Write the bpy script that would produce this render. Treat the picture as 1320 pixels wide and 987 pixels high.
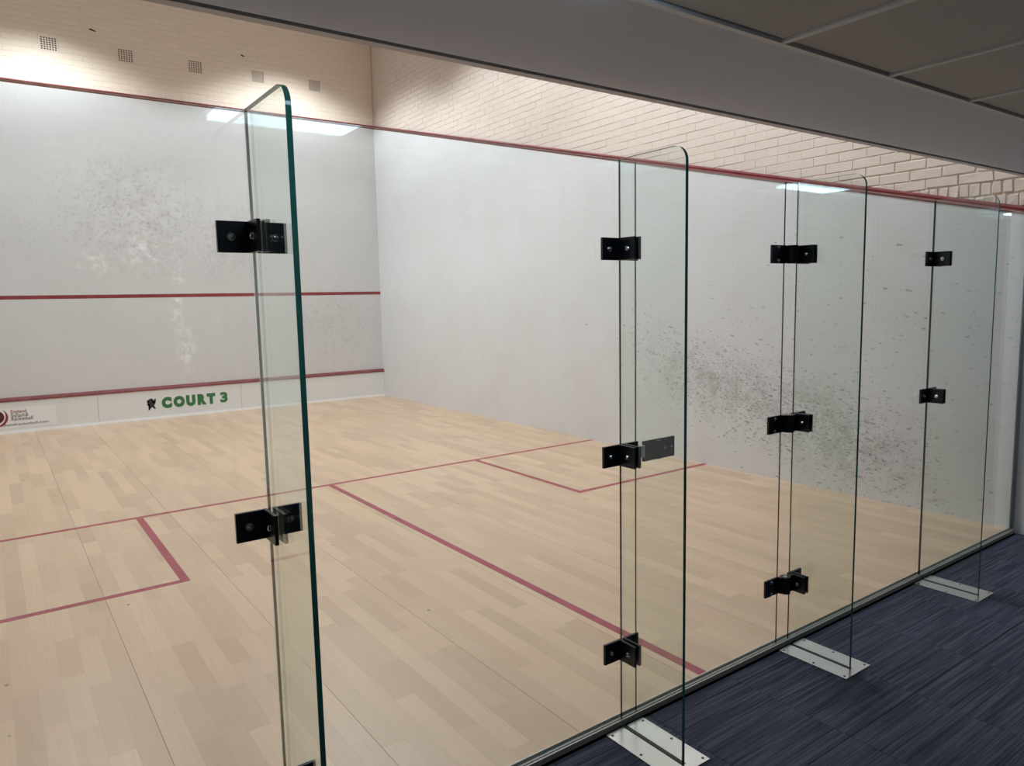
import bpy, bmesh, math, random
from mathutils import Vector, Matrix
random.seed(7)
S = bpy.context.scene
COL = S.collection
for o in list(bpy.data.objects):
    bpy.data.objects.remove(o)

# ------------------------------------------------------------------ camera
W_PX, H_PX, F_PX = 1320.0, 987.0, 938.99
CAM = Vector((0.7757, -1.9794, 1.6459))
yaw, pitch, roll = 0.6221, -0.1142, -0.0207
fw = Vector((math.sin(yaw) * math.cos(pitch), math.cos(yaw) * math.cos(pitch), math.sin(pitch)))
r0 = Vector((math.cos(yaw), -math.sin(yaw), 0)); u0 = r0.cross(fw)
rt = math.cos(roll) * r0 + math.sin(roll) * u0
up = -math.sin(roll) * r0 + math.cos(roll) * u0
cd = bpy.data.cameras.new('camera'); cam = bpy.data.objects.new('camera', cd); COL.objects.link(cam)
cd.sensor_width = 36.0; cd.lens = F_PX * 36.0 / W_PX; cd.clip_start = 0.02; cd.clip_end = 100
m = Matrix((rt, up, -fw)).transposed().to_4x4(); m.translation = CAM
cam.matrix_world = m
S.camera = cam

def in_view(p, margin=60):
    d = Vector(p) - CAM; z = d.dot(fw)
    if z < 0.05: return False
    u = W_PX / 2 + F_PX * d.dot(rt) / z; v = H_PX / 2 - F_PX * d.dot(up) / z
    return -margin < u < W_PX + margin and -margin < v < H_PX + margin

# ------------------------------------------------------------------ world, exposure, lights
wd = bpy.data.worlds.new('world'); S.world = wd; wd.use_nodes = True
wd.node_tree.nodes['Background'].inputs[0].default_value = (0.6, 0.7, 1.0, 1)
wd.node_tree.nodes['Background'].inputs[1].default_value = 0.0
S.view_settings.view_transform = 'Standard'; S.view_settings.look = 'None'
S.view_settings.gamma = 1.0; S.view_settings.use_curve_mapping = False
S.view_settings.exposure = 0.10
S.cycles.max_bounces = 10; S.cycles.diffuse_bounces = 5; S.cycles.glossy_bounces = 5
S.cycles.transmission_bounces = 8; S.cycles.transparent_max_bounces = 40
S.cycles.sample_clamp_indirect = 4.0
S.cycles.caustics_refractive = False; S.cycles.caustics_reflective = False
LAMP_W, LAMP_Z, LAMP_COL = 174.0, 5.67, (0.885, 0.945, 1.0)
PANEL_L, PANEL_COL = 8.0, (0.60, 0.83, 1.0)
for lx in (1.6, 4.8):
    for ly, lk in ((8.6, 1.12), (6.3, 0.80 if lx < 3 else 1.05), (4.0, 0.12 if lx < 3 else 0.95), (1.7, 0.0 if lx < 3 else 1.95)):
        if lk == 0.0: continue      # a dead lamp
        ld = bpy.data.lights.new('court_lamp', 'SPOT'); ld.energy = LAMP_W * lk; ld.color = LAMP_COL
        ld.spot_size = math.radians(131); ld.spot_blend = 0.30; ld.shadow_soft_size = 0.24
        lo = bpy.data.objects.new('court_lamp', ld); COL.objects.link(lo); lo.location = (lx, ly, LAMP_Z)

# ------------------------------------------------------------------ node helpers
class NT:
    def __init__(s, name):
        s.mat = bpy.data.materials.new(name); s.mat.use_nodes = True
        s.t = s.mat.node_tree; s.t.nodes.clear()
        s.out = s.t.nodes.new('ShaderNodeOutputMaterial')
    def n(s, typ, **kw):
        nd = s.t.nodes.new(typ)
        for k, v in kw.items(): setattr(nd, k, v)
        return nd
    def set(s, sock, v):
        if isinstance(v, bpy.types.NodeSocket): s.t.links.new(v, sock)
        elif isinstance(v, (tuple, list)):
            v = tuple(v)
            sock.default_value = v + (1.0,) if (len(v) == 3 and len(sock.default_value) == 4) else v
        else: sock.default_value = v
    def m(s, op, a, b=0.0, c=0.0, clamp=False):
        nd = s.n('ShaderNodeMath', operation=op, use_clamp=clamp)
        s.set(nd.inputs[0], a); s.set(nd.inputs[1], b); s.set(nd.inputs[2], c)
        return nd.outputs[0]
    def add(s, a, b): return s.m('ADD', a, b)
    def sub(s, a, b): return s.m('SUBTRACT', a, b)
    def mul(s, a, b): return s.m('MULTIPLY', a, b)
    def ss(s, v, a, b, c=0.0, d=1.0):
        nd = s.n('ShaderNodeMapRange', interpolation_type='SMOOTHSTEP')
        s.set(nd.inputs[0], v); s.set(nd.inputs[1], a); s.set(nd.inputs[2], b); s.set(nd.inputs[3], c); s.set(nd.inputs[4], d)
        return nd.outputs[0]
    def lin(s, v, a, b, c=0.0, d=1.0):
        nd = s.n('ShaderNodeMapRange'); s.set(nd.inputs[0], v); s.set(nd.inputs[1], a); s.set(nd.inputs[2], b); s.set(nd.inputs[3], c); s.set(nd.inputs[4], d)
        return nd.outputs[0]
    def mix(s, f, a, b, mode='MIX'):
        nd = s.n('ShaderNodeMix', data_type='RGBA', blend_type=mode)
        s.set(nd.inputs[0], f); s.set(nd.inputs[6], a); s.set(nd.inputs[7], b)
        return nd.outputs[2]
    def coord(s): return s.n('ShaderNodeTexCoord').outputs['Object']
    def sep(s, v):
        nd = s.n('ShaderNodeSeparateXYZ'); s.set(nd.inputs[0], v); return nd.outputs
    def comb(s, x, y, z):
        nd = s.n('ShaderNodeCombineXYZ'); s.set(nd.inputs[0], x); s.set(nd.inputs[1], y); s.set(nd.inputs[2], z); return nd.outputs[0]
    def noise(s, v, scale, detail=3.0, rough=0.55):
        nd = s.n('ShaderNodeTexNoise'); s.set(nd.inputs['Vector'], v)
        nd.inputs['Scale'].default_value = scale; nd.inputs['Detail'].default_value = detail; nd.inputs['Roughness'].default_value = rough
        return nd.outputs[0]
    def voro(s, v, scale=1.0):
        nd = s.n('ShaderNodeTexVoronoi'); s.set(nd.inputs['Vector'], v); nd.inputs['Scale'].default_value = scale
        return nd.outputs['Distance'], nd.outputs['Color']
    def attr(s, name): return s.n('ShaderNodeAttribute', attribute_name=name).outputs['Fac']
    def bump(s, h, strength=0.3, dist=0.002):
        nd = s.n('ShaderNodeBump'); s.set(nd.inputs['Height'], h); nd.inputs['Strength'].default_value = strength; nd.inputs['Distance'].default_value = dist
        return nd.outputs[0]
    def bsdf(s, base, rough=0.6, metal=0.0, spec=0.5, normal=None, coat=0.0, coat_rough=0.15):
        b = s.n('ShaderNodeBsdfPrincipled')
        s.set(b.inputs['Base Color'], base); s.set(b.inputs['Roughness'], rough); s.set(b.inputs['Metallic'], metal)
        s.set(b.inputs['Specular IOR Level'], spec); b.inputs['Coat Weight'].default_value = coat; b.inputs['Coat Roughness'].default_value = coat_rough
        if normal: s.t.links.new(normal, b.inputs['Normal'])
        s.t.links.new(b.outputs[0], s.out.inputs[0])
        return s.mat

def simple(name, col, rough=0.5, metal=0.0, spec=0.5, var=0.04, scale=40.0, coat=0.0):
    t = NT(name); c = t.coord(); f = t.noise(c, scale, 3)
    lo = tuple(x * (1 - var) for x in col); hi = tuple(min(1, x * (1 + var)) for x in col)
    return t.bsdf(t.mix(f, lo, hi), rough, metal, spec, coat=coat)

# plaster of the front wall -------------------------------------------------
def plaster(name, front):
    t = NT(name); c = t.coord(); x, y, z = t.sep(c)
    h = x if front else y
    base = (0.632, 0.622, 0.618) if front else (0.755, 0.765, 0.785)
    big = t.noise(c, 0.9, 4, 0.6); mid = t.noise(c, 6.0, 4, 0.65); fine = t.noise(c, 55.0, 3, 0.6)
    k = t.add(t.mul(t.sub(big, 0.5), 0.10), t.add(t.mul(t.sub(mid, 0.5), 0.12), t.mul(t.sub(fine, 0.5), 0.05)))
    col = t.mix(t.add(0.5, t.mul(k, 2.5)), tuple(v * 0.86 for v in base), tuple(min(1, v * 1.12) for v in base))
    pink = t.noise(c, 1.7, 3)
    col = t.mix(t.mul(t.ss(pink, 0.45, 0.7), 0.30), col, (0.70, 0.665, 0.645))
    def blob(ch, cz, sh, sz):
        a = t.m('POWER', t.m('DIVIDE', t.sub(h, ch), sh), 2.0); b = t.m('POWER', t.m('DIVIDE', t.sub(z, cz), sz), 2.0)
        return t.m('EXPONENT', t.mul(t.add(a, b), -1.0))
    if front:
        dens = t.m('MAXIMUM', t.m('MAXIMUM', blob(2.6, 2.95, 0.95, 0.75), t.mul(blob(4.0, 2.6, 0.7, 0.55), 0.8)), t.mul(blob(5.5, 1.3, 0.9, 0.7), 0.5))
        dens = t.m('MAXIMUM', dens, t.mul(blob(1.2, 2.6, 0.5, 0.4), 0.3))
        smear = t.mul(t.mul(dens, t.ss(mid, 0.28, 0.72)), 0.45)
        col = t.mix(smear, col, (0.42, 0.37, 0.345))
        sp1 = t.noise(c, 26.0, 2, 0.7)
        col = t.mix(t.mul(t.mul(dens, t.ss(sp1, 0.52, 0.68)), 0.55), col, (0.27, 0.25, 0.25))
        # filled and repainted white patches
        wd_ = t.m('MAXIMUM', t.m('MAXIMUM', blob(3.12, 1.75, 0.10, 0.55), blob(2.1, 2.28, 0.22, 0.14)), t.m('MAXIMUM', blob(3.2, 1.0, 0.13, 0.35), blob(2.65, 2.42, 0.25, 0.2)))
        col = t.mix(t.mul(t.mul(wd_, t.ss(t.noise(c, 9.0, 4, 0.7), 0.46, 0.68)), 0.75), col, (0.90, 0.89, 0.87))
    else:
        ridge = t.m('EXPONENT', t.mul(t.m('POWER', t.m('DIVIDE', t.sub(z, t.add(0.14, t.mul(y, 0.265))), 0.34), 2.0), -1.0))
        rng = t.mul(t.ss(y, 0.10, 1.3, 0.0, 0.75), t.ss(y, 4.2, 2.3, 0.0, 1.3))
        dens = t.mul(ridge, rng)
        wide = t.m('EXPONENT', t.mul(t.m('POWER', t.m('DIVIDE', t.sub(z, 1.0), 0.75), 2.0), -1.0))
        wide = t.mul(t.mul(wide, t.ss(y, 4.6, 1.2)), 0.07)
        dens2 = t.m('MAXIMUM', dens, wide)
        for (sy, sz, rad, gain, seed, op) in ((24, 52, 0.36, 0.55, 0.0, 0.62), (42, 84, 0.42, 0.95, 31.7, 0.55), (34, 66, 0.40, 0.85, 53.3, 0.45), (12, 34, 0.27, 0.22, 77.1, 0.62)):
            wob = t.mul(t.sub(t.noise(c, 11.0, 2), 0.5), 0.9)
            v = t.comb(seed, t.add(t.mul(y, sy), wob), t.add(t.add(t.mul(z, sz), t.mul(y, -sz * 0.10)), wob))
            d, cc = t.voro(v); rs = t.sep(cc)
            on = t.m('LESS_THAN', rs[0], t.mul(dens2, gain))
            size = t.mul(rad, t.add(0.55, t.mul(rs[1], 0.75)))
            mk = t.mul(t.mul(t.ss(t.sub(size, d), -0.05, 0.13), on), t.mul(t.add(0.35, t.mul(rs[2], 0.65)), op))
            col = t.mix(mk, col, (0.20, 0.195, 0.195))
        col = t.mix(t.mul(t.mul(dens, t.ss(mid, 0.35, 0.70)), 0.50), col, (0.34, 0.335, 0.33))
        stray = t.noise(t.comb(0.0, t.mul(y, 2.2), t.mul(z, 5.0)), 4.0, 2, 0.5)
        col = t.mix(t.mul(t.ss(stray, 0.73, 0.80), 0.30), col, (0.42, 0.41, 0.40))
    return t.bsdf(col, 0.80, 0.0, 0.05, normal=t.bump(t.add(t.noise(c, 14.0, 4, 0.6), t.mul(fine, 0.4)), 0.015, 0.004))

M = {}
M['plaster_front'] = plaster('front_plaster', True)
M['plaster_side'] = plaster('side_plaster', False)

def brick_mat(name, a, b):
    t = NT(name); c = t.coord(); tone = t.attr('tone')
    col = t.mix(tone, a, b)
    g = t.noise(c, 60.0, 3, 0.6); w = t.noise(c, 3.0, 3)
    col = t.mix(t.mul(t.sub(w, 0.35), 0.5), col, tuple(v * 0.88 for v in a))
    d, cc = t.voro(t.mul(1, 1) if False else c, 26.0)
    pit = t.mul(t.ss(d, 0.16, 0.07), t.m('LESS_THAN', t.sep(cc)[0], 0.03))
    col = t.mix(t.mul(pit, 0.75), col, (0.16, 0.13, 0.11))
    return t.bsdf(col, 0.7, 0.0, 0.25, normal=t.bump(t.add(g, t.mul(t.noise(c, 14.0, 3), 1.2)), 0.5, 0.004))
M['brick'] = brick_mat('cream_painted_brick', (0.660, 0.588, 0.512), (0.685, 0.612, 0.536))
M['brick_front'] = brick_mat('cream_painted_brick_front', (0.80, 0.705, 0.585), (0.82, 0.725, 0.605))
M['mortar'] = simple('cream_painted_mortar', (0.67, 0.58, 0.485), 0.75, var=0.05, scale=30)
M['hole'] = simple('vent_hole', (0.03, 0.025, 0.02), 0.9)  # near-black colour stands in for the shade inside the shallow vent holes

def red_paint(name, col, worn):
    t = NT(name); c = t.coord(); f = t.noise(c, 5.0, 4, 0.65); g = t.noise(c, 60.0, 3)
    cc = t.mix(t.ss(f, 0.3, 0.75), col, tuple(min(1, v * 1.25 + 0.02) for v in col))
    cc = t.mix(t.mul(t.ss(g, 0.62, 0.8), worn), cc, (0.55, 0.40, 0.38))
    return t.bsdf(cc, 0.45, 0.0, 0.4)
M['red'] = red_paint('red_line_paint', (0.18, 0.026, 0.028), 0.25)
M['red_front'] = red_paint('red_service_paint', (0.22, 0.028, 0.036), 0.1)
M['red_tin'] = red_paint('worn_red_rail_paint', (0.20, 0.045, 0.052), 0.7)
M['red_floor'] = red_paint('red_floor_paint', (0.34, 0.058, 0.075), 0.35)

def board_mat():
    t = NT('pale_maple_strip'); c = t.coord(); x, y, z = t.sep(c); tone = t.attr('tone')
    col = t.mix(t.ss(tone, 0.0, 1.0), (0.635, 0.436, 0.288), (0.785, 0.555, 0.380))
    yel = t.attr('hue')
    col = t.mix(t.mul(yel, 0.5), col, (0.67, 0.50, 0.31))
    gv = t.comb(t.add(t.mul(x, 90.0), t.mul(tone, 61.0)), t.mul(y, 4.0), tone)
    grain = t.noise(gv, 1.0, 4, 0.65)
    col = t.mix(t.mul(t.ss(grain, 0.35, 0.8), 0.20), col, (0.42, 0.295, 0.20))
    worn = t.noise(c, 0.7, 4, 0.6)
    col = t.mix(t.mul(t.ss(worn, 0.40, 0.7), 0.30), col, (0.610, 0.450, 0.335))
    d, cc = t.voro(c, 7.0)
    spot = t.mul(t.ss(d, 0.085, 0.04), t.m('LESS_THAN', t.sep(cc)[0], 0.03))
    col = t.mix(t.mul(spot, 0.8), col, (0.10, 0.075, 0.06))
    scr = t.noise(t.comb(t.mul(x, 5.0), t.mul(y, 16.0), 0.0), 3.0, 3, 0.7)
    col = t.mix(t.mul(t.ss(scr, 0.66, 0.78), 0.18), col, (0.30, 0.23, 0.17))
    return t.bsdf(col, t.add(0.27, t.mul(worn, 0.16)), 0.0, 0.40, normal=t.bump(grain, 0.06, 0.001), coat=0.10, coat_rough=0.30)
M['board'] = board_mat()
M['groove'] = simple('floor_joint', (0.20, 0.145, 0.10), 0.8)

def carpet_mat():
    t = NT('navy_striped_carpet'); c = t.coord(); x, y, z = t.sep(c); tone = t.attr('tone')
    v = t.comb(t.add(t.mul(x, 1.1), t.mul(tone, 37.0)), t.mul(y, 170.0), 0.0)
    st = t.noise(v, 1.0, 3, 0.7)
    v2 = t.comb(t.add(t.mul(x, 2.2), t.mul(tone, 91.0)), t.mul(y, 48.0), 4.0)
    st2 = t.noise(v2, 1.0, 2, 0.6)
    k = t.add(t.mul(t.ss(st, 0.36, 0.70), 0.6), t.mul(t.ss(st2, 0.35, 0.7), 0.45))
    col = t.mix(t.m('MINIMUM', k, 1.0), (0.034, 0.035, 0.055), (0.150, 0.152, 0.205))
    pile = t.noise(c, 420.0, 2, 0.7)
    col = t.mix(t.mul(t.ss(pile, 0.4, 0.75), 0.30), col, (0.035, 0.036, 0.056))
    col = t.mix(t.mul(tone, 0.22), col, (0.07, 0.071, 0.10))
    return t.bsdf(col, 0.95, 0.0, 0.1, normal=t.bump(t.add(pile, st), 0.8, 0.004))
M['carpet'] = carpet_mat()

def glass_mat(name='clear_glass', tint=(0.965, 0.985, 0.975)):
    t = NT(name)
    g = t.n('ShaderNodeNewGeometry').outputs['Backfacing']
    ior = t.add(1.5, t.mul(g, 1 / 1.5 - 1.5))
    fr = t.n('ShaderNodeFresnel'); t.set(fr.inputs['IOR'], ior)
    tr = t.n('ShaderNodeBsdfTransparent'); tr.inputs[0].default_value = tint + (1,)
    gl = t.n('ShaderNodeBsdfGlossy'); gl.inputs['Color'].default_value = (0.95, 1, 0.98, 1); gl.inputs['Roughness'].default_value = 0.0
    mx = t.n('ShaderNodeMixShader'); t.set(mx.inputs[0], fr.outputs[0])
    t.t.links.new(tr.outputs[0], mx.inputs[1]); t.t.links.new(gl.outputs[0], mx.inputs[2])
    t.t.links.new(mx.outputs[0], t.out.inputs[0])
    return t.mat
M['glass'] = glass_mat(); M['fin_glass'] = glass_mat('green_tinted_glass', (0.945, 0.972, 0.958))
def edge_mat():
    t = NT('green_glass_edge'); c = t.coord(); f = t.noise(c, 3.0, 2)
    return t.bsdf(t.mix(f, (0.020, 0.125, 0.100), (0.040, 0.200, 0.165)), 0.12, 0.0, 0.6)
M['edge'] = edge_mat()
M['black'] = simple('black_powder_coat', (0.008, 0.009, 0.014), 0.32, 0.0, 0.45)
M['gasket'] = simple('black_rubber_gasket', (0.012, 0.012, 0.012), 0.7)
M['chrome'] = simple('chrome', (0.75, 0.75, 0.76), 0.12, 1.0, var=0.02)
def steel_mat():
    t = NT('brushed_steel'); c = t.coord(); x, y, z = t.sep(c)
    br = t.noise(t.comb(t.mul(x, 400.0), t.mul(y, 8.0), 0.0), 1.0, 3, 0.7); bl = t.noise(c, 7.0, 3)
    col = t.mix(bl, (0.80, 0.82, 0.84), (0.86, 0.88, 0.90))
    return t.bsdf(col, t.add(0.20, t.mul(bl, 0.10)), 1.0, 0.5)
M['steel'] = steel_mat()
M['alu'] = simple('aluminium_channel', (0.58, 0.54, 0.48), 0.40, 0.35, var=0.06, scale=12)
M['ceil_board'] = simple('white_ceiling_board', (0.64, 0.70, 0.80), 0.7, 0, 0.3, var=0.03, scale=6)
M['ceil_tile'] = simple('white_ceiling_tile', (0.56, 0.565, 0.585), 0.85, 0, 0.2, var=0.04, scale=250)
M['tbar'] = simple('white_grid_bar', (0.72, 0.72, 0.72), 0.45, 0, 0.4)
M['trim'] = simple('grey_edge_trim', (0.50, 0.50, 0.51), 0.5)
M['dark_gap'] = simple('shadow_gap', (0.03, 0.03, 0.035), 0.8)
M['white_wall'] = simple('white_wall_paint', (0.88, 0.88, 0.89), 0.6, 0, 0.3, var=0.02, scale=4)
M['roof'] = simple('white_roof_lining', (0.66, 0.65, 0.63), 0.8)
M['dim_wall'] = simple('grey_wall_paint', (0.42, 0.42, 0.43), 0.7, 0, 0.3, var=0.03, scale=3)
M['tin'] = simple('white_tin_paint', (0.73, 0.73, 0.725), 0.45, 0, 0.4, var=0.03, scale=3)
M['tin_strip'] = simple('white_strip', (0.90, 0.90, 0.90), 0.35)
M['green_ink'] = simple('green_letter', (0.028, 0.165, 0.045), 0.5)
M['black_ink'] = simple('black_print', (0.02, 0.02, 0.022), 0.5)
M['grey_ink'] = simple('grey_print', (0.10, 0.095, 0.10), 0.5)
M['red_ink'] = simple('dark_red_print', (0.30, 0.012, 0.03), 0.5)
M['maroon_ink'] = simple('maroon_print', (0.085, 0.006, 0.012), 0.5)
M['banner'] = simple('white_banner', (0.80, 0.80, 0.80), 0.4)
t = NT('led_diffuser'); e = t.n('ShaderNodeEmission'); e.inputs[0].default_value = PANEL_COL + (1,); e.inputs[1].default_value = PANEL_L
t.t.links.new(e.outputs[0], t.out.inputs[0]); M['led'] = t.mat

# ------------------------------------------------------------------ mesh helpers
def obj(name, bm, mats, parent=None, smooth=False, bevel=0.0, label=None):
    if bevel:
        bmesh.ops.bevel(bm, geom=[e for e in bm.edges if len(e.link_faces) == 2 and e.calc_face_angle(0) > 0.6], offset=bevel, segments=2, affect='EDGES', profile=0.6)
    bmesh.ops.recalc_face_normals(bm, faces=bm.faces)
    me = bpy.data.meshes.new(name); bm.to_mesh(me); bm.free()
    for mm in (mats if isinstance(mats, (list, tuple)) else [mats]): me.materials.append(mm)
    if smooth:
        for p in me.polygons: p.use_smooth = True
    o = bpy.data.objects.new(name, me); COL.objects.link(o)
    if parent is not None: o.parent = parent
    if label: o['label'] = label
    return o
def box(bm, x0, x1, y0, y1, z0, z1, mi=0):
    vs = [bm.verts.new((x, y, z)) for z in (z0, z1) for y in (y0, y1) for x in (x0, x1)]
    fs = []
    for q in ((0, 2, 3, 1), (4, 5, 7, 6), (0, 1, 5, 4), (2, 6, 7, 3), (0, 4, 6, 2), (1, 3, 7, 5)):
        f = bm.faces.new([vs[i] for i in q]); f.material_index = mi; fs.append(f)
    return fs
def bobj(name, ext, mat, parent=None, bevel=0.0, label=None):
    bm = bmesh.new(); box(bm, *ext); return obj(name, bm, mat, parent, bevel=bevel, label=label)
def empty(name, loc=(0, 0, 0), parent=None):
    o = bpy.data.objects.new(name, None); COL.objects.link(o); o.location = loc; o.empty_display_size = 0.1
    if parent is not None: o.parent = parent
    return o
def tag(o, label=None, cat=None, group=None, kind=None):
    if label: o['label'] = label
    if cat: o['category'] = cat
    if group: o['group'] = group
    if kind: o['kind'] = kind
    return o
def tone_mesh(name, pieces, mat, parent, kind=None, hue=True):
    """pieces: list of (verts, faces, tone); one mesh with a tone value on every face"""
    V, F, T, H = [], [], [], []
    for vs, fs, tn in pieces:
        b = len(V); V += vs
        for f in fs: F.append([b + i for i in f]); T.append(tn); H.append((tn * 7.919) % 1.0)
    me = bpy.data.meshes.new(name); me.from_pydata(V, [], F); me.materials.append(mat)
    a = me.attributes.new('tone', 'FLOAT', 'FACE'); a.data.foreach_set('value', T)
    h = me.attributes.new('hue', 'FLOAT', 'FACE'); h.data.foreach_set('value', [max(0.0, v - 0.55) for v in H])
    me.update()
    o = bpy.data.objects.new(name, me); COL.objects.link(o); o.parent = parent
    if kind: o['kind'] = kind
    return o
def cyl(bm, p, axis, r, h, seg=16, dome=0.0, mi=0):
    a = Vector(axis).normalized(); q = a.to_track_quat('Z', 'Y').to_matrix()
    rings = [(r, 0), (r, h)]
    if dome: rings += [(r * 0.8, h + dome * 0.6), (r * 0.4, h + dome * 0.95)]
    R = []
    for rr, hh in rings:
        R.append([bm.verts.new(Vector(p) + q @ Vector((rr * math.cos(2 * math.pi * i / seg), rr * math.sin(2 * math.pi * i / seg), hh))) for i in range(seg)])
    for A, B in zip(R, R[1:]):
        for i in range(seg):
            bm.faces.new((A[i], A[(i + 1) % seg], B[(i + 1) % seg], B[i])).material_index = mi
    bm.faces.new(R[0][::-1]).material_index = mi; bm.faces.new(R[-1]).material_index = mi

ZC = -0.035                      # carpet level, a little below the court floor
ZG = 2.1416                      # top of the glass
FX = (1.362, 2.684, 3.7945, 5.1007)   # the four fins
XW = 6.4; YF = 9.75
def line_z(y): return 2.13 + (4.57 - 2.13) * y / YF     # lower edge of the side wall's sloping out line

# ------------------------------------------------------------------ court floor
floor = bobj('floor', (-0.05, 6.5, 0.0045, 9.85, -0.05, -0.006), M['groove']); tag(floor, 'pale maple strip floor of the squash court', 'floor', kind='structure')
PITCH = 0.645 / 7; boards = []
xs = 1.195 - 13 * PITCH; col_i = 0
rnd = random.Random(11)
k = 0
x = xs
while x < XW - 0.001:
    x0, x1 = max(x, 0.0), min(x + PITCH, XW)
    gl = 0.0008 if k % 7 == 13 % 7 else 0.00008
    gr = 0.0008 if (k + 1) % 7 == 13 % 7 else 0.00008
    y = 0.006 - rnd.uniform(0, 0.6)
    while y < YF:
        L = rnd.choice((0.32, 0.42, 0.5, 0.6, 0.72, 0.9)) * rnd.uniform(0.9, 1.1)
        a, b = max(y, 0.006), min(y + L, YF)
        if b - a > 0.02 and x1 - x0 > 0.01:
            boards.append((x0 + gl, x1 - gr, a + 0.0001, b - 0.0001, min(1, max(0, rnd.gauss(0.5, 0.27))), rnd.uniform(-0.00012, 0.0)))
        y += L
    x += PITCH; k += 1
def board_piece(b, at=None):
    x0, x1, y0, y1, tn, dz = b
    v = [(x0, y0, -0.006), (x1, y0, -0.006), (x1, y1, -0.006), (x0, y1, -0.006), (x0, y0, dz), (x1, y0, dz), (x1, y1, dz), (x0, y1, dz)]
    return v, [(4, 5, 6, 7), (0, 1, 5, 4), (1, 2, 6, 5), (2, 3, 7, 6), (3, 0, 4, 7)], tn
seen = [b for b in boards if any(in_view((xx, yy, 0), 0) for xx in (b[0], b[1]) for yy in (b[2], b[3]))]
seen.sort(key=lambda b: (Vector(((b[0] + b[1]) / 2, (b[2] + b[3]) / 2, 0)) - CAM).length)
near = seen[:300]; nset = set(near)
for b in near: tone_mesh('floor_board', [board_piece(b)], M['board'], floor)
tone_mesh('floor_boards_beyond', [board_piece(b) for b in boards if b not in nset], M['board'], floor, 'stuff')
# painted lines
def fline(name, x0, x1, y0, y1): return bobj(name, (x0, x1, y0, y1, -0.001, 0.0006), M['red_floor'], floor)
fline('short_line', 0.0, 6.4, 4.26, 4.31)
fline('half_court_line', 3.175, 3.225, 0.008, 4.26)
for sx in (0, 1):
    a, b = ((1.6, 1.65), (4.75, 4.80))[sx]
    fline('service_box_side_line', a, b, 2.61, 4.26)
    e0, e1 = ((0.0, 1.6), (4.80, 6.4))[sx]
    fline('service_box_back_line', e0, e1, 2.61, 2.66)

# ------------------------------------------------------------------ bricks
def brick_piece(plane, a0, a1, z0, z1, base, depth, rg, jit):
    """plane 'x': brick faces -x, a = y;  plane 'y': brick faces -y, a = x"""
    tn = rg.random(); ins = (0.0018 + rg.random() * 0.0012) * (1 + jit * 250)
    d = depth + rg.uniform(-0.0015, 0.0015)
    back = [(a0, z0), (a1, z0), (a1, z1), (a0, z1)]
    ia = ins * min(1.0, 0.35 + jit * 150)
    frt = [(a0 + ia, z0 + ins), (a1 - ia, z0 + ins), (a1 - ia, z1 - ins), (a0 + ia, z1 - ins)]
    frt = [(p + rg.uniform(-jit, jit), q + rg.uniform(-jit, jit)) for p, q in frt]
    dd = [d + rg.uniform(-jit, jit) * 0.5 for _ in range(4)]
    if plane == 'x':
        v = [(base, p, q) for p, q in back] + [(base - dd[i], p, q) for i, (p, q) in enumerate(frt)]
    else:
        v = [(p, base, q) for p, q in back] + [(p, base - dd[i], q) for i, (p, q) in enumerate(frt)]
    f = [(4, 5, 6, 7), (0, 1, 5, 4), (1, 2, 6, 5), (2, 3, 7, 6), (3, 0, 4, 7)]
    if plane == 'x': f = [q[::-1] for q in f]
    return v, f, tn

# ---- right wall
wall_right = bobj('wall_right', (6.425, 6.52, 0.0, 9.95, -0.05, 6.6), M['mortar'])
tag(wall_right, 'right side wall of the court, white plaster below cream painted brick', 'wall', kind='structure')
bm = bmesh.new()
prof = [(0.0, -0.006), (YF + 0.02, -0.006), (YF + 0.02, line_z(YF + 0.02) + 0.02), (0.0, line_z(0) + 0.02)]
A = [bm.verts.new((6.40, a, z)) for a, z in prof]; B = [bm.verts.new((6.425, a, z)) for a, z in prof]
bm.faces.new(A[::-1]); bm.faces.new(B)
for i in range(4): bm.faces.new((A[i], A[(i + 1) % 4], B[(i + 1) % 4], B[i]))
obj('plaster', bm, M['plaster_side'], wall_right, label='white plaster with black ball scuffs')
# sloping moulded red line
def moulding(name, p0, p1, out, up, prof, mat, parent):
    bm = bmesh.new(); R = []
    for p in (p0, p1):
        R.append([bm.verts.new(Vector(p) + Vector(out) * a + Vector(up) * b) for a, b in prof])
    n = len(prof)
    for i in range(n): bm.faces.new((R[0][i], R[0][(i + 1) % n], R[1][(i + 1) % n], R[1][i]))
    bm.faces.new(R[0][::-1]); bm.faces.new(R[1])
    return obj(name, bm, mat, parent)
MP = [(0.0, 0.0), (0.007, 0.003), (0.009, 0.012), (0.007, 0.021), (0.004, 0.025), (0.009, 0.029), (0.013, 0.038), (0.010, 0.048), (0.0, 0.052), (-0.02, 0.052), (-0.02, 0.0)]
sl = Vector((0, YF, 4.57 - 2.13)).normalized(); upn = Vector((0, -sl.z, sl.y))
moulding('out_line', (6.40, -0.005, line_z(-0.005)), (6.40, YF, line_z(YF)), (-1, 0, 0), upn, MP, M['red'], wall_right)
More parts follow.
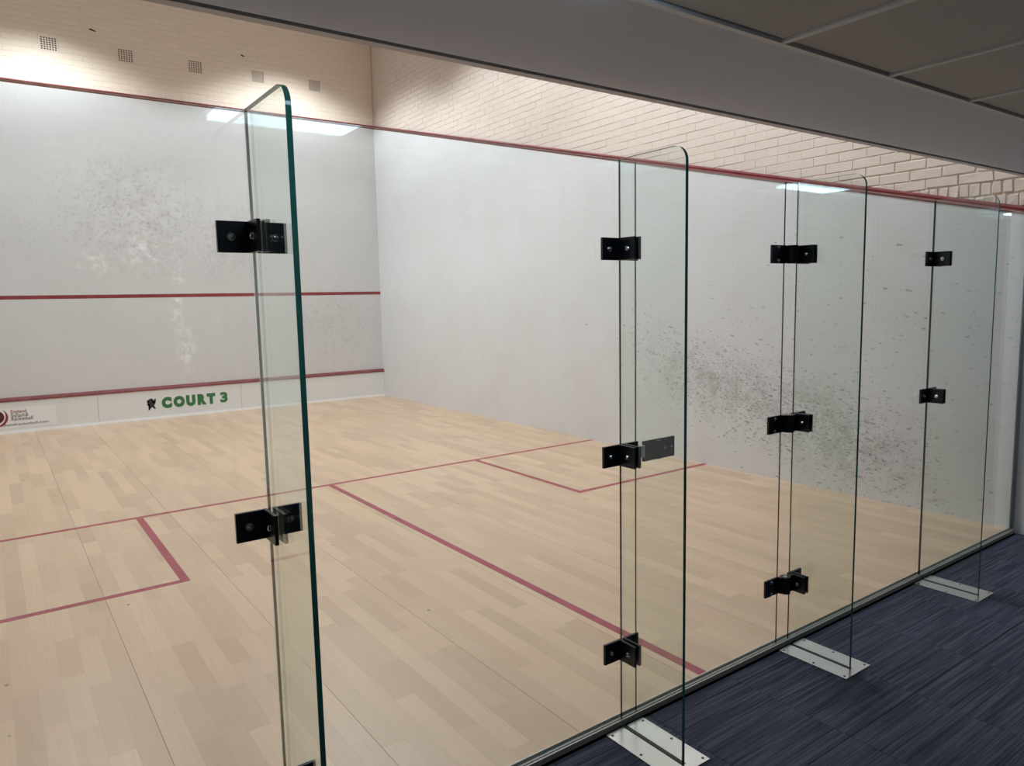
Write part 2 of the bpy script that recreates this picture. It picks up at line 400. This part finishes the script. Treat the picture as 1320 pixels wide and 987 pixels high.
# courses
rg = random.Random(5); rows = [(2.19, 2.285, 0.068), (2.285, 2.38, 0.068)]
z = 2.38; kk = 0
while z < 6.4: rows.append((z, z + 0.075, 0.225)); z += 0.075; kk += 1
BR = []
for ri, (z0, z1, step) in enumerate(rows):
    a = -0.01 - (ri % 2) * step * 0.5
    ymax_line = (z1 - 2.13) / (4.57 - 2.13) * YF + 0.05
    while a < YF + 0.02:
        a0, a1 = max(a, 0.0), min(a + step, YF + 0.02)
        top_vis = 1.646 + 0.718 * (a + 1.98) / 1.97 + 0.40
        if a < ymax_line and z0 < top_vis and a1 - a0 > 0.03:
            nearb = max(0.0, min(1.0, (1.6 - a) / 1.3))
            g = 0.0012 + 0.0028 * nearb
            BR.append(((a0 + a1) / 2, z0, brick_piece('x', a0 + g * (0.35 + 0.65 * nearb), a1 - g * (0.35 + 0.65 * nearb), z0 + g, z1 - g, 6.426, 0.0042 + 0.006 * nearb, rg, 0.0010 + 0.0048 * nearb)))
        a += step
def visible_brick(b):
    y, z0 = b[0], b[1]
    return in_view((6.4, y, z0 + 0.04), 0) and z0 + 0.05 > line_z(y) and z0 < 1.646 + 0.718 * (y + 1.98) / 1.97
vis = sorted([b for b in BR if visible_brick(b)], key=lambda b: b[0])[:300]; vs_ = set(id(b) for b in vis)
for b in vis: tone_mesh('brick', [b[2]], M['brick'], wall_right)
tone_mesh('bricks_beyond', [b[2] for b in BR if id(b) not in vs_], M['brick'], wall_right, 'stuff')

# ---- front wall
wall_front = bobj('wall_front', (-0.1, 6.5, 9.775, 9.95, -0.05, 6.6), M['mortar'])
tag(wall_front, 'front wall of the court, white plaster below cream painted brick', 'wall', kind='structure')
bobj('plaster', (-0.02, 6.4, YF, 9.775, -0.006, 4.585), M['plaster_front'], wall_front, label='white plaster with grey and brown ball smudges')
moulding('out_line', (0.0, YF, 4.57), (6.4, YF, 4.57), (0, -1, 0), (0, 0, 1), MP, M['red'], wall_front)
bobj('service_line', (0.0, 6.4, YF - 0.0012, YF + 0.002, 1.78, 1.83), M['red_front'], wall_front)
VENTS = [(1.756, 0.19), (2.669, 0.19), (3.586, 0.19), (4.497, 0.19), (5.40, 0.19)]
rg = random.Random(9); FB = []
z = 4.60; ri = 0
while z < 6.4:
    a = -(ri % 2) * 0.1125
    while a < 6.4:
        a0, a1 = max(0, a), min(6.4, a + 0.225)
        if a1 - a0 > 0.03 and True:
            segs = [(a0, a1)]
            if 5.04 < z < 5.21:
                for vx, _ in VENTS: segs = [q for p in segs for q in ((p[0], min(p[1], vx - 0.115)), (max(p[0], vx + 0.115), p[1])) if q[1] - q[0] > 0.004]
            for b0, b1 in segs: FB.append(brick_piece('y', b0 + 0.0010, b1 - 0.0010, z + 0.0012, z + 0.0738, 9.776, 0.0032, rg, 0.0008))
        a += 0.225
    z += 0.075; ri += 1
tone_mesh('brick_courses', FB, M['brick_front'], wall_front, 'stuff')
def vent(cx, z0, parent):
    bm = bmesh.new(); w = 0.19; h = 0.168; n = 6; yf = 9.7725
    # rendered surround and plate; shallow holes coloured dark for their inner shade
    sx0, sx1, sz0, sz1 = cx - 0.114, cx + 0.114, 5.051, 5.274
    X = [sx0, cx - w / 2]; Z = [sz0, z0]
    cw, ch = w / n, h / n
    for i in range(n):
        X += [cx - w / 2 + cw * (i + 0.20), cx - w / 2 + cw * (i + 0.80)]
        Z += [z0 + ch * (i + 0.20), z0 + ch * (i + 0.80)]
    X += [cx + w / 2, sx1]; Z += [z0 + h, sz1]
    g = [[bm.verts.new((xx, yf, zz)) for xx in X] for zz in Z]
    back = {}
    def bk(i, j):
        if (i, j) not in back: back[(i, j)] = bm.verts.new((X[i], yf + 0.0020, Z[j]))
        return back[(i, j)]
    for j in range(len(Z) - 1):
        for i in range(len(X) - 1):
            q = [g[j][i], g[j][i + 1], g[j + 1][i + 1], g[j + 1][i]]
            if i >= 2 and j >= 2 and i % 2 == 0 and j % 2 == 0 and i < len(X) - 2 and j < len(Z) - 2:
                b = [bk(i, j), bk(i + 1, j), bk(i + 1, j + 1), bk(i, j + 1)]
                bm.faces.new(b).material_index = 1
                for s in range(4): bm.faces.new((q[s], q[(s + 1) % 4], b[(s + 1) % 4], b[s])).material_index = 1
            else: bm.faces.new(q)
    o = obj('air_brick', bm, [M['brick_front'], M['hole']], parent)
    return o
for vx, _ in VENTS: vent(vx, 5.056, wall_front)
for mx_, mz in ((2.282, 5.41), (4.28, 5.415)):
    bm = bmesh.new()
    pts = [(-0.045, 0.004), (-0.02, 0.016), (0.012, 0.006), (0.05, -0.008), (0.03, -0.016), (-0.005, -0.010)]
    A = [bm.verts.new((mx_ + a * (1 if mx_ < 3 else 0.7), 9.7715, mz + b)) for a, b in pts]; B = [bm.verts.new((v.co.x, 9.774, v.co.z)) for v in A]
    bm.faces.new(A); bm.faces.new(B[::-1])
    for i in range(6): bm.faces.new((A[i], A[(i + 1) % 6], B[(i + 1) % 6], B[i]))
    obj('chip', bm, M['hole'], wall_front)

# ---- tin
tin = empty('tin_board', (3.2, YF - 0.01, 0.0)); tag(tin, 'white tin along the base of the front wall under a red rail', 'tin board')
def tin_part(name, ext, mat, bevel=0.0, label=None):
    e = (ext[0] - 3.2, ext[1] - 3.2, ext[2] - YF + 0.01, ext[3] - YF + 0.01, ext[4], ext[5])
    return bobj(name, e, mat, tin, bevel, label)
for a, b in ((0.0, 1.964), (1.967, 3.932), (3.935, 6.398)):
    tin_part('panel', (a, b, YF - 0.022, YF - 0.001, 0.034, 0.432), M['tin'])
for a, b in ((0.0, 3.223), (3.226, 6.398)):
    bm = bmesh.new()
    pr = [(0.001, 0.43), (0.034, 0.43), (0.040, 0.436), (0.040, 0.452), (0.034, 0.466), (0.012, 0.482), (0.001, 0.484)]
    R = [[bm.verts.new((xx - 3.2, 0.01 - p, q)) for p, q in pr] for xx in (a, b)]
    for i in range(7): bm.faces.new((R[0][i], R[0][(i + 1) % 7], R[1][(i + 1) % 7], R[1][i]))
    bm.faces.new(R[0]); bm.faces.new(R[1][::-1])
    obj('rail', bm, M['red_tin'] if 'red_tin' in M else M['red_front'], tin, label='red painted top rail')
tin_part('base_strip', (0.0, 6.398, YF - 0.034, YF - 0.001, 0.0008, 0.034), M['tin_strip'], 0.003, 'bright white strip at the foot of the tin')
tin_part('banner', (0.10, 1.455, YF - 0.0235, YF - 0.0222, 0.075, 0.345), M['banner'])
def text_part(name, s, x, z, h, mat, parent, align='LEFT', bold=0.0, sx=1.0, y=-0.0145, space=1.0, width=None):
    cu = bpy.data.curves.new('lettering', 'FONT'); cu.body = s; cu.align_x = align; cu.offset = bold; cu.extrude = 0.001
    cu.space_character = space; cu.resolution_u = 4
    to = bpy.data.objects.new('lettering', cu); COL.objects.link(to)
    bpy.context.view_layer.update()
    me = bpy.data.meshes.new_from_object(to.evaluated_get(bpy.context.evaluated_depsgraph_get()))
    bpy.data.objects.remove(to); bpy.data.curves.remove(cu)
    zz = [v.co.y for v in me.vertices]; xx = [v.co.x for v in me.vertices]
    cap = max(zz); sc = h / cap
    fx = sc * sx if width is None else width / (max(xx) - min(xx))
    off = min(xx) if align == 'LEFT' else (max(xx) if align == 'RIGHT' else 0)
    for v in me.vertices:
        a, b, c = v.co
        v.co = ((a - off) * fx + x - 3.2, y - c * 0.5, b * sc + z)
    me.materials.clear(); me.materials.append(mat)
    o = bpy.data.objects.new(name, me); COL.objects.link(o); o.parent = parent
    return o
tx = 2.787
for i, (ch, w, gap) in enumerate((('C', 0.139, 0.022), ('O', 0.158, 0.020), ('U', 0.131, 0.030), ('R', 0.127, 0.008), ('T', 0.124, 0.070), ('3', 0.110, 0.0))):
    text_part('letter', ch, tx, 0.166, 0.148, M['green_ink'], tin, bold=0.050 if ch == '3' else 0.090, width=w); tx += w + gap
# rampant lion emblem, black print
LION = [(0.22, 0.0), (0.10, 0.0), (0.14, 0.06), (0.22, 0.09), (0.34, 0.24), (0.30, 0.36), (0.36, 0.46), (0.30, 0.54), (0.20, 0.50), (0.14, 0.40), (0.04, 0.42), (0.0, 0.50), (0.08, 0.52), (0.14, 0.58), (0.32, 0.64),
        (0.22, 0.72), (0.08, 0.68), (0.0, 0.76), (0.06, 0.84), (0.14, 0.78), (0.28, 0.80), (0.34, 0.78), (0.34, 0.86), (0.26, 0.92), (0.38, 0.95), (0.42, 1.0), (0.54, 0.97), (0.66, 0.93), (0.70, 0.82), (0.64, 0.70), (0.70, 0.56),
        (0.80, 0.58), (0.86, 0.68), (0.80, 0.80), (0.84, 0.92), (0.96, 0.94), (1.0, 0.82), (0.92, 0.80), (0.90, 0.88), (0.88, 0.78), (0.96, 0.66), (0.90, 0.52), (0.74, 0.46), (0.70, 0.36), (0.84, 0.30), (0.82, 0.16), (0.94, 0.12), (0.92, 0.06), (0.74, 0.08), (0.74, 0.22), (0.58, 0.26), (0.48, 0.30), (0.40, 0.16), (0.28, 0.04)]
bm = bmesh.new()
A = [bm.verts.new((2.588 - 3.2 + a * 0.125, -0.0155, 0.143 + b * 0.170)) for a, b in LION]; B = [bm.verts.new((v.co.x, -0.012, v.co.z)) for v in A]
bm.faces.new(A); bm.faces.new(B[::-1])
for i in range(len(A)): bm.faces.new((A[i], A[(i + 1) % len(A)], B[(i + 1) % len(A)], B[i]))
bmesh.ops.triangulate(bm, faces=[f for f in bm.faces if len(f.verts) > 4])
obj('lion_emblem', bm, M['black_ink'], tin, label='black rampant lion emblem')
def disc(name, cx, cz, r0_, r1_, a0, a1, mat, y):
    bm = bmesh.new(); n = 40; P = []
    for i in range(n + 1):
        a = a0 + (a1 - a0) * i / n
        P.append((bm.verts.new((cx - 3.2 + r1_ * math.cos(a), y, cz + r1_ * math.sin(a))), bm.verts.new((cx - 3.2 + r0_ * math.cos(a), y, cz + r0_ * math.sin(a)))))
    for i in range(n): bm.faces.new((P[i][0], P[i + 1][0], P[i + 1][1], P[i][1]))
    r = bmesh.ops.extrude_face_region(bm, geom=list(bm.faces))
    for v in r['geom']:
        if isinstance(v, bmesh.types.BMVert): v.co.y += 0.0015
    return obj(name, bm, mat, tin)
disc('emblem_disc', 0.785, 0.235, 0.001, 0.085, 0, 2 * math.pi, M['maroon_ink'], -0.0152)
# crescent beside the disc
bm = bmesh.new(); n = 30; P = []
for i in range(n + 1):
    a = -1.9 + 2.9 * i / n
    th = 0.030 * math.sin(math.pi * i / n)
    P.append((bm.verts.new((0.79 - 3.2 + 0.122 * math.cos(a), -0.0152, 0.228 + 0.122 * math.sin(a))), bm.verts.new((0.79 - 3.2 + (0.1205 - th) * math.cos(a), -0.0152, 0.228 + (0.1205 - th) * math.sin(a)))))
for i in range(n): bm.faces.new((P[i][0], P[i + 1][0], P[i + 1][1], P[i][1]))
obj('emblem_crescent', bm, M['red_ink'], tin)
text_part('lettering', 'England', 0.945, 0.272, 0.048, M['red_ink'], tin, bold=0.004, width=0.175)
text_part('lettering', 'Squash&', 0.945, 0.222, 0.046, M['grey_ink'], tin, bold=0.006, width=0.195)
text_part('lettering', 'Racketball', 0.945, 0.174, 0.046, M['grey_ink'], tin, bold=0.006, width=0.24)
text_part('lettering', 'www.englandsquashandracketball.com', 1.360, 0.108, 0.034, M['grey_ink'], tin, align='RIGHT', bold=0.004, width=0.98)

# ---- walls and roof that close the court
wl = bobj('wall_left', (-0.12, 0.0, 0.0, 9.95, -0.05, 6.6), M['plaster_side']); tag(wl, 'left side wall of the court, white plaster', 'wall', kind='structure')
cc_ = bobj('ceiling_court', (-0.12, 6.52, -0.2, 9.95, 6.6, 6.7), M['roof']); tag(cc_, 'grey ceiling high over the court', 'ceiling', kind='structure')
HC = 2.364; YE = -0.009; YG = -0.658
wu = bobj('wall_back_upper', (-4.0, 11.5, -0.2, -0.010, HC + 0.071, 6.6), M['dim_wall']); tag(wu, 'wall over the corridor edge above the glass', 'wall', kind='structure')

# ------------------------------------------------------------------ corridor shell
carpet = bobj('carpet', (-4.0, 11.5, -3.6, -0.026, ZC - 0.06, ZC - 0.006), M['gasket']); tag(carpet, 'navy striped carpet tiles of the corridor', 'carpet', kind='structure')
rg = random.Random(3); PCS = []
tiles = []
for j, (ya, yb) in enumerate(((-0.100, -0.034), (-0.600, -0.100), (-1.100, -0.600), (-1.600, -1.100), (-2.100, -1.600), (-2.600, -2.100), (-3.100, -2.600), (-3.598, -3.100))):
    for i in range(-9, 17):
        xa = 0.32 + 0.5 * i - 0.5; tiles.append((xa, xa + 0.5, ya, yb, rg.random(), rg.uniform(-0.0008, 0.0)))
def tile_piece(b):
    x0, x1, y0, y1, tn, dz = b; g = 0.0006; x0 += g; x1 -= g; y0 += g; y1 -= g; zt = ZC + dz; zb = ZC - 0.006; c = 0.0012
    v = [(x0, y0, zb), (x1, y0, zb), (x1, y1, zb), (x0, y1, zb), (x0, y0, zt - c), (x1, y0, zt - c), (x1, y1, zt - c), (x0, y1, zt - c),
         (x0 + c, y0 + c, zt), (x1 - c, y0 + c, zt), (x1 - c, y1 - c, zt), (x0 + c, y1 - c, zt)]
    return v, [(8, 9, 10, 11)] + [(a, (a + 1) % 4, (a + 1) % 4 + 4, a + 4) for a in range(4)] + [(a + 4, (a + 1) % 4 + 4, (a + 1) % 4 + 8, a + 8) for a in range(4)], tn
rest = []
for b in tiles:
    if any(in_view((b[0] + (b[1] - b[0]) * s / 4, b[2] + (b[3] - b[2]) * q / 4, ZC), 10) for s in range(5) for q in range(5)): tone_mesh('carpet_tile', [tile_piece(b)], M['carpet'], carpet)
    else: rest.append(tile_piece(b))
tone_mesh('carpet_beyond', rest, M['carpet'], carpet, 'stuff')
for nm, ext, lab, mt in (('wall_corridor_back', (-4.0, 11.5, -3.75, -3.6, ZC - 0.06, HC + 0.1), 'plain wall at the back of the corridor', 'dim_wall'),
                     ('wall_corridor_left', (-4.15, -4.0, -3.75, 0.1, ZC - 0.06, HC + 0.1), 'plain wall closing the left end of the corridor', 'dim_wall'),
                     ('wall_corridor_right', (11.5, 11.65, -3.75, 0.1, ZC - 0.06, HC + 0.1), 'plain wall closing the far end of the corridor', 'dim_wall'),
                     ('wall_corridor_pier', (6.452, 6.80, -0.135, -0.0005, ZC - 0.005, HC + 0.002), 'white wall pier at the end of the glass', 'white_wall'),
                     ('wall_corridor_front', (6.80, 11.5, -0.02, 0.05, ZC - 0.06, HC + 0.1), 'wall beyond the white pier', 'dim_wall'),
                     ('wall_corridor_front_left', (-4.0, -0.12, -0.02, 0.05, ZC - 0.06, HC + 0.1), 'wall left of the court glass', 'dim_wall')):
    tag(bobj(nm, ext, M[mt]), lab, 'wall', kind='structure')

# corridor ceiling
ceil = empty('ceiling', (0, 0, HC)); tag(ceil, 'grey suspended tile ceiling of the corridor with plain margin board', 'ceiling', kind='structure')
bobj('ceiling_void', (-4.0, 11.5, -3.6, YE - 0.004, 0.05, 0.06), M['dim_wall'], ceil)
EDGE = [(-4.0, YE), (11.5, YE)]
def strip(name, d0, d1, z0, z1, mat):
    bm = bmesh.new(); R = []
    for xx, yy in EDGE: R.append([bm.verts.new((xx, yy - a, b)) for a, b in ((d0, z0), (d0, z1), (d1, z1), (d1, z0))])
    for p, q in zip(R, R[1:]):
        for i in range(4): bm.faces.new((p[i], p[(i + 1) % 4], q[(i + 1) % 4], q[i]))
    bm.faces.new(R[0]); bm.faces.new(R[-1][::-1])
    return obj(name, bm, mat, ceil)
strip('edge_trim', 0.0, 0.034, 0.0, 0.07, M['trim'])
strip('shadow_gap', 0.0345, 0.060, 0.02, 0.03, M['dark_gap'])
bm = bmesh.new(); R = []
for xx, yy in EDGE: R.append([bm.verts.new((xx, a, b)) for a, b in ((yy - 0.060, 0.0), (yy - 0.060, 0.04), (YG + 0.0125, 0.04), (YG + 0.0125, 0.0))])
for p, q in zip(R, R[1:]):
    for i in range(4): bm.faces.new((p[i], p[(i + 1) % 4], q[(i + 1) % 4], q[i]))
obj('margin_board', bm, M['ceil_board'], ceil, label='plain plasterboard margin')
X0 = 2.704
bobj('edge_bar', (-4.0, 11.5, YG - 0.007, YG + 0.0122, -0.004, 0.03), M['tbar'], ceil)
for j in range(1, 5): bobj('grid_bar', (-4.0, 11.5, YG - 0.6 * j - 0.012, YG - 0.6 * j + 0.012, -0.003, 0.03), M['tbar'], ceil)
PANELS = (1.504, 5.104, 8.704)
for i in range(-11, 15):
    xb = X0 + 0.6 * i
    if xb < -3.9 or xb > 11.4: continue
    bm = bmesh.new(); box(bm, xb - 0.011, xb + 0.011, YG - 2.9, YG - 0.0035, -0.003, 0.03)
    if in_view((xb, YG - 0.05, HC), 120): obj('cross_bar', bm, M['tbar'], ceil)
    else: obj('cross_bar', bm, M['tbar'], ceil)
rest = []
def ct(xa, ya, yb):
    c = 0.006
    v = [(xa + 0.0125, ya + 0.0125, 0.012), (xa + 0.5875, ya + 0.0125, 0.012), (xa + 0.5875, yb - 0.0125, 0.012), (xa + 0.0125, yb - 0.0125, 0.012)]
    v += [(xa + 0.0125 + c, ya + 0.0125 + c, 0.004), (xa + 0.5875 - c, ya + 0.0125 + c, 0.004), (xa + 0.5875 - c, yb - 0.0125 - c, 0.004), (xa + 0.0125 + c, yb - 0.0125 - c, 0.004)]
    return v, [(7, 6, 5, 4)] + [(a + 4, (a + 1) % 4 + 4, (a + 1) % 4, a) for a in range(4)], 0.5
for j in range(5):
    yb = YG - 0.6 * j; ya = max(yb - 0.6, -3.6)
    for i in range(-11, 15):
        xa = X0 + 0.6 * i
        if xa < -4 or xa + 0.6 > 11.5: continue
        if j == 0 and any(abs(xa - p) < 0.01 for p in PANELS): continue
        if any(in_view((xa + 0.6 * s / 3, ya + (yb - ya) * q / 3, HC), 10) for s in range(4) for q in range(4)): tone_mesh('ceiling_tile', [ct(xa, ya, yb)], M['ceil_tile'], ceil)
        else: rest.append(ct(xa, ya, yb))
tone_mesh('ceiling_beyond', rest, M['ceil_tile'], ceil, 'stuff')
names_ = {1.504: 'white led ceiling panel reflected behind the first glass fin', 5.104: 'white led ceiling panel reflected behind the door hinge fin', 8.704: 'white led ceiling panel reflected beside the wall pier'}
for row, (py0, py1) in enumerate(((-1.014, -0.686),)):
    for px in PANELS:
        t_ = empty('ceiling_light', (px + 0.284, (py0 + py1) / 2, HC))
        tag(t_, names_[px], 'ceiling light', 'led panels of the corridor ceiling')
        hx, hy = 0.268, (py1 - py0) / 2
        bobj('diffuser', (-hx, hx, -hy, hy, -0.020, 0.010), M['led'], t_)
        bm = bmesh.new()
        box(bm, -0.272, 0.304, -0.232, -hy - 0.001, 0.0, 0.012); box(bm, -0.272, -hx - 0.0005, -hy, hy, 0.0, 0.012); box(bm, hx + 0.0005, 0.304, -hy, hy, 0.0, 0.012)
        obj('frame', bm, M['tbar'], t_)

# ------------------------------------------------------------------ glass back wall
wall_back = empty('wall_back', (3.2, 0, 0)); tag(wall_back, 'clear glass back wall of the court', 'wall', kind='structure')
def pane(name, x0, x1, z0, z1, parent, off, y0=-0.012, y1=0.0):
    bm = bmesh.new(); fs = box(bm, x0 - off[0], x1 - off[0], y0 - off[1], y1 - off[1], z0 - off[2], z1 - off[2])
    for f in fs:
        n = f.calc_center_median()
    bm.normal_update()
    for f in fs: f.material_index = 0 if (abs(f.normal.y) > 0.5 or abs(f.normal.x) > 0.5 or f.calc_center_median().z < 0.1) else 1
    return obj(name, bm, [M['glass'], M['edge']], parent)
DX0, DX1 = 2.770, 3.706
for a, b in ((0.004, FX[0] - 0.002), (FX[0] + 0.002, DX0 - 0.002), (DX1 + 0.002, FX[3] - 0.002), (FX[3] + 0.002, 6.448)):
    pane('glass_panel', a, b, -0.02, ZG, wall_back, (3.2, 0, 0))
ch = bmesh.new()
box(ch, -3.2, 3.248, -0.021, -0.0125, ZC + 0.001, -0.011); box(ch, -3.2, 3.248, -0.0125, 0.0005, ZC + 0.001, -0.0075); box(ch, -3.2, 3.248, 0.0005, 0.0040, ZC, 0.004)
for jx in (FX[0], DX0, DX1, FX[3]): bobj('joint_seal', (jx - 3.2 - 0.0019, jx - 3.2 + 0.0019, -0.010, -0.006, -0.018, ZG - 0.001), M['gasket'], wall_back)
obj('base_channel', ch, M['alu'], wall_back, label='aluminium floor channel')
bobj('end_channel', (3.2484, 3.2516, -0.012, -0.002, ZC + 0.002, ZG), M['trim'], wall_back, label='dark strip at the wall pier')

# ------------------------------------------------------------------ fins
def bolt(p, axis, parent, r=0.0075):
    bm = bmesh.new(); cyl(bm, p, axis, r * 1.35, 0.0015, 14); cyl(bm, Vector(p) + Vector(axis) * 0.0015, axis, r, 0.004, 14, dome=0.0035)
    return obj('bolt', bm, M['chrome'], parent, smooth=False)
T = 0.014; HT = T / 2
def bracket(parent, zc, left=True, right=True):
    b = empty('bracket', (0, 0, zc), parent)
    th = 0.010; y_g = -0.0125; L = 0.092; H = 0.040
    for s, on in ((-1, left), (1, right)):
        bm = bmesh.new()
        a = s * (HT + 0.0005); b2 = s * (HT + th); e = s * (HT + (0.079 if s > 0 else 0.086))
        if on:
            box(bm, min(b2, e), max(b2, e), y_g - th, y_g, -H, H)
        box(bm, min(a, b2), max(a, b2), y_g - L, y_g, -H, H)
        obj('angle', bm, M['black'], b)
        if on: bolt((s * (HT + (0.047 if s > 0 else 0.052)), y_g - th, 0.0), (0, -1, 0), b)
        bolt((b2, y_g - 0.056, 0.0), (s, 0, 0), b)
    return b
YO = -0.329
labels = ('large glass fin nearest the camera with thick green edge', 'glass fin beside the door latch, second from the nearest', 'glass fin carrying the black door hinges, third from the nearest', 'farthest glass fin, with two black brackets, next to the white pier')
for fi, fx in enumerate(FX):
    fin = empty('glass_fin', (fx, 0, ZC)); tag(fin, labels[fi], 'glass fin', 'glass fins stiffening the court back wall')
    # pane outline in (y, z) with a rounded outer top corner
    y_in, y_out, zt, zb, rr = -0.0145, YO, ZG - ZC, 0.0, 0.055
    P = [(y_in, zb), (y_out, zb), (y_out, zt - rr)]
    for i in range(1, 11):
        a = math.pi / 2 * i / 10; P.append((y_out + rr - rr * math.cos(a), zt - rr + rr * math.sin(a)))
    P.append((y_in, zt))
    bm = bmesh.new()
    A = [bm.verts.new((-HT, p, q)) for p, q in P]; B = [bm.verts.new((HT, p, q)) for p, q in P]
    bm.faces.new(A); bm.faces.new(B[::-1])
    for i in range(len(P)):
        f = bm.faces.new((A[i], B[i], B[(i + 1) % len(P)], A[(i + 1) % len(P)])); f.material_index = 0 if i == len(P) - 1 else 1
    obj('pane', bm, [M['fin_glass'], M['edge']], fin)
    bobj('edge_seal', (-0.0035, 0.0035, -0.0144, -0.0126, 0.002, zt - 0.001), M['gasket'], fin)
    # floor plate in two halves with the slot between
    fp = empty('floor_plate', (0, 0, 0), fin)
    for s in (-1, 1):
        bm = bmesh.new(); a, b = (-0.1, -HT - 0.0035) if s < 0 else (HT + 0.0035, 0.1)
        box(bm, a, b, -0.368, -0.032, 0.0002, 0.0045); obj('plate_half', bm, M['steel'], fp)
        for yy in (-0.05, -0.20, -0.35):
            bm = bmesh.new(); cyl(bm, (s * 0.082, yy, 0.0040), (0, 0, 1), 0.0055, 0.0012, 12); obj('screw', bm, M['gasket'], fp)
    bobj('plate_end', (-HT - 0.0033, HT + 0.0033, -0.368, YO - 0.004, 0.0002, 0.0045), M['steel'], fp)
    bobj('slot_gasket', (-HT - 0.0032, HT + 0.0032, YO - 0.003, -0.032, 0.0, 0.003), M['gasket'], fp)
    for zc in ((1.82, 1.055, 0.285) if fi != 3 else (1.82, 1.055)):
        bracket(fin, zc - ZC, left=(fi != 2))

# ------------------------------------------------------------------ door
door = empty('door_1', (DX0, 0, 0)); tag(door, 'frameless glass court door between the second and third fins', 'door', kind='structure')
pane('pane', DX0 + 0.002, DX1 - 0.002, 0.010, ZG - 0.004, door, (DX0, 0, 0))
for zc in (1.82, 1.055, 0.285):
    h = empty('hinge', (0, 0, zc), door); w = DX1 - DX0
    bobj('leaf', (w - 0.108, w - 0.004, -0.022, -0.0125, -0.040, 0.040), M['black'], h, 0.0015)
    bm = bmesh.new(); cyl(bm, (w + 0.022, -0.036, -0.040), (0, 0, 1), 0.024, 0.080, 24)
    box(bm, w - 0.01, w + 0.022, -0.036, -0.0225, -0.0385, 0.0385); box(bm, w + 0.03, w + 0.0690, -0.046, -0.024, -0.0385, 0.0385)
    obj('barrel', bm, M['black'], h)
    bm = bmesh.new(); cyl(bm, (w + 0.022, -0.036, 0.0402), (0, 0, 1), 0.0085, 0.0008, 14); obj('spindle', bm, M['chrome'], h)
    for zz in (-0.028, 0.028): bolt((w - 0.066, -0.0222, zz), (0, -1, 0), h, 0.0065)
lt = empty('latch', (0, 0, 1.050), door)
bobj('backplate', (0.030, 0.206, -0.0205, -0.0125, -0.040, 0.040), M['black'], lt, 0.0012)
bobj('strike', (0.012, 0.0285, -0.030, -0.0128, -0.020, 0.026), M['tin_strip'], lt, 0.002)
bobj('thumb_block', (0.090, 0.116, -0.036, -0.0207, -0.036, 0.037), M['black'], lt, 0.003)
for xx in (0.145, 0.185): bolt((xx, -0.0206, 0.0), (0, -1, 0), lt, 0.0055)
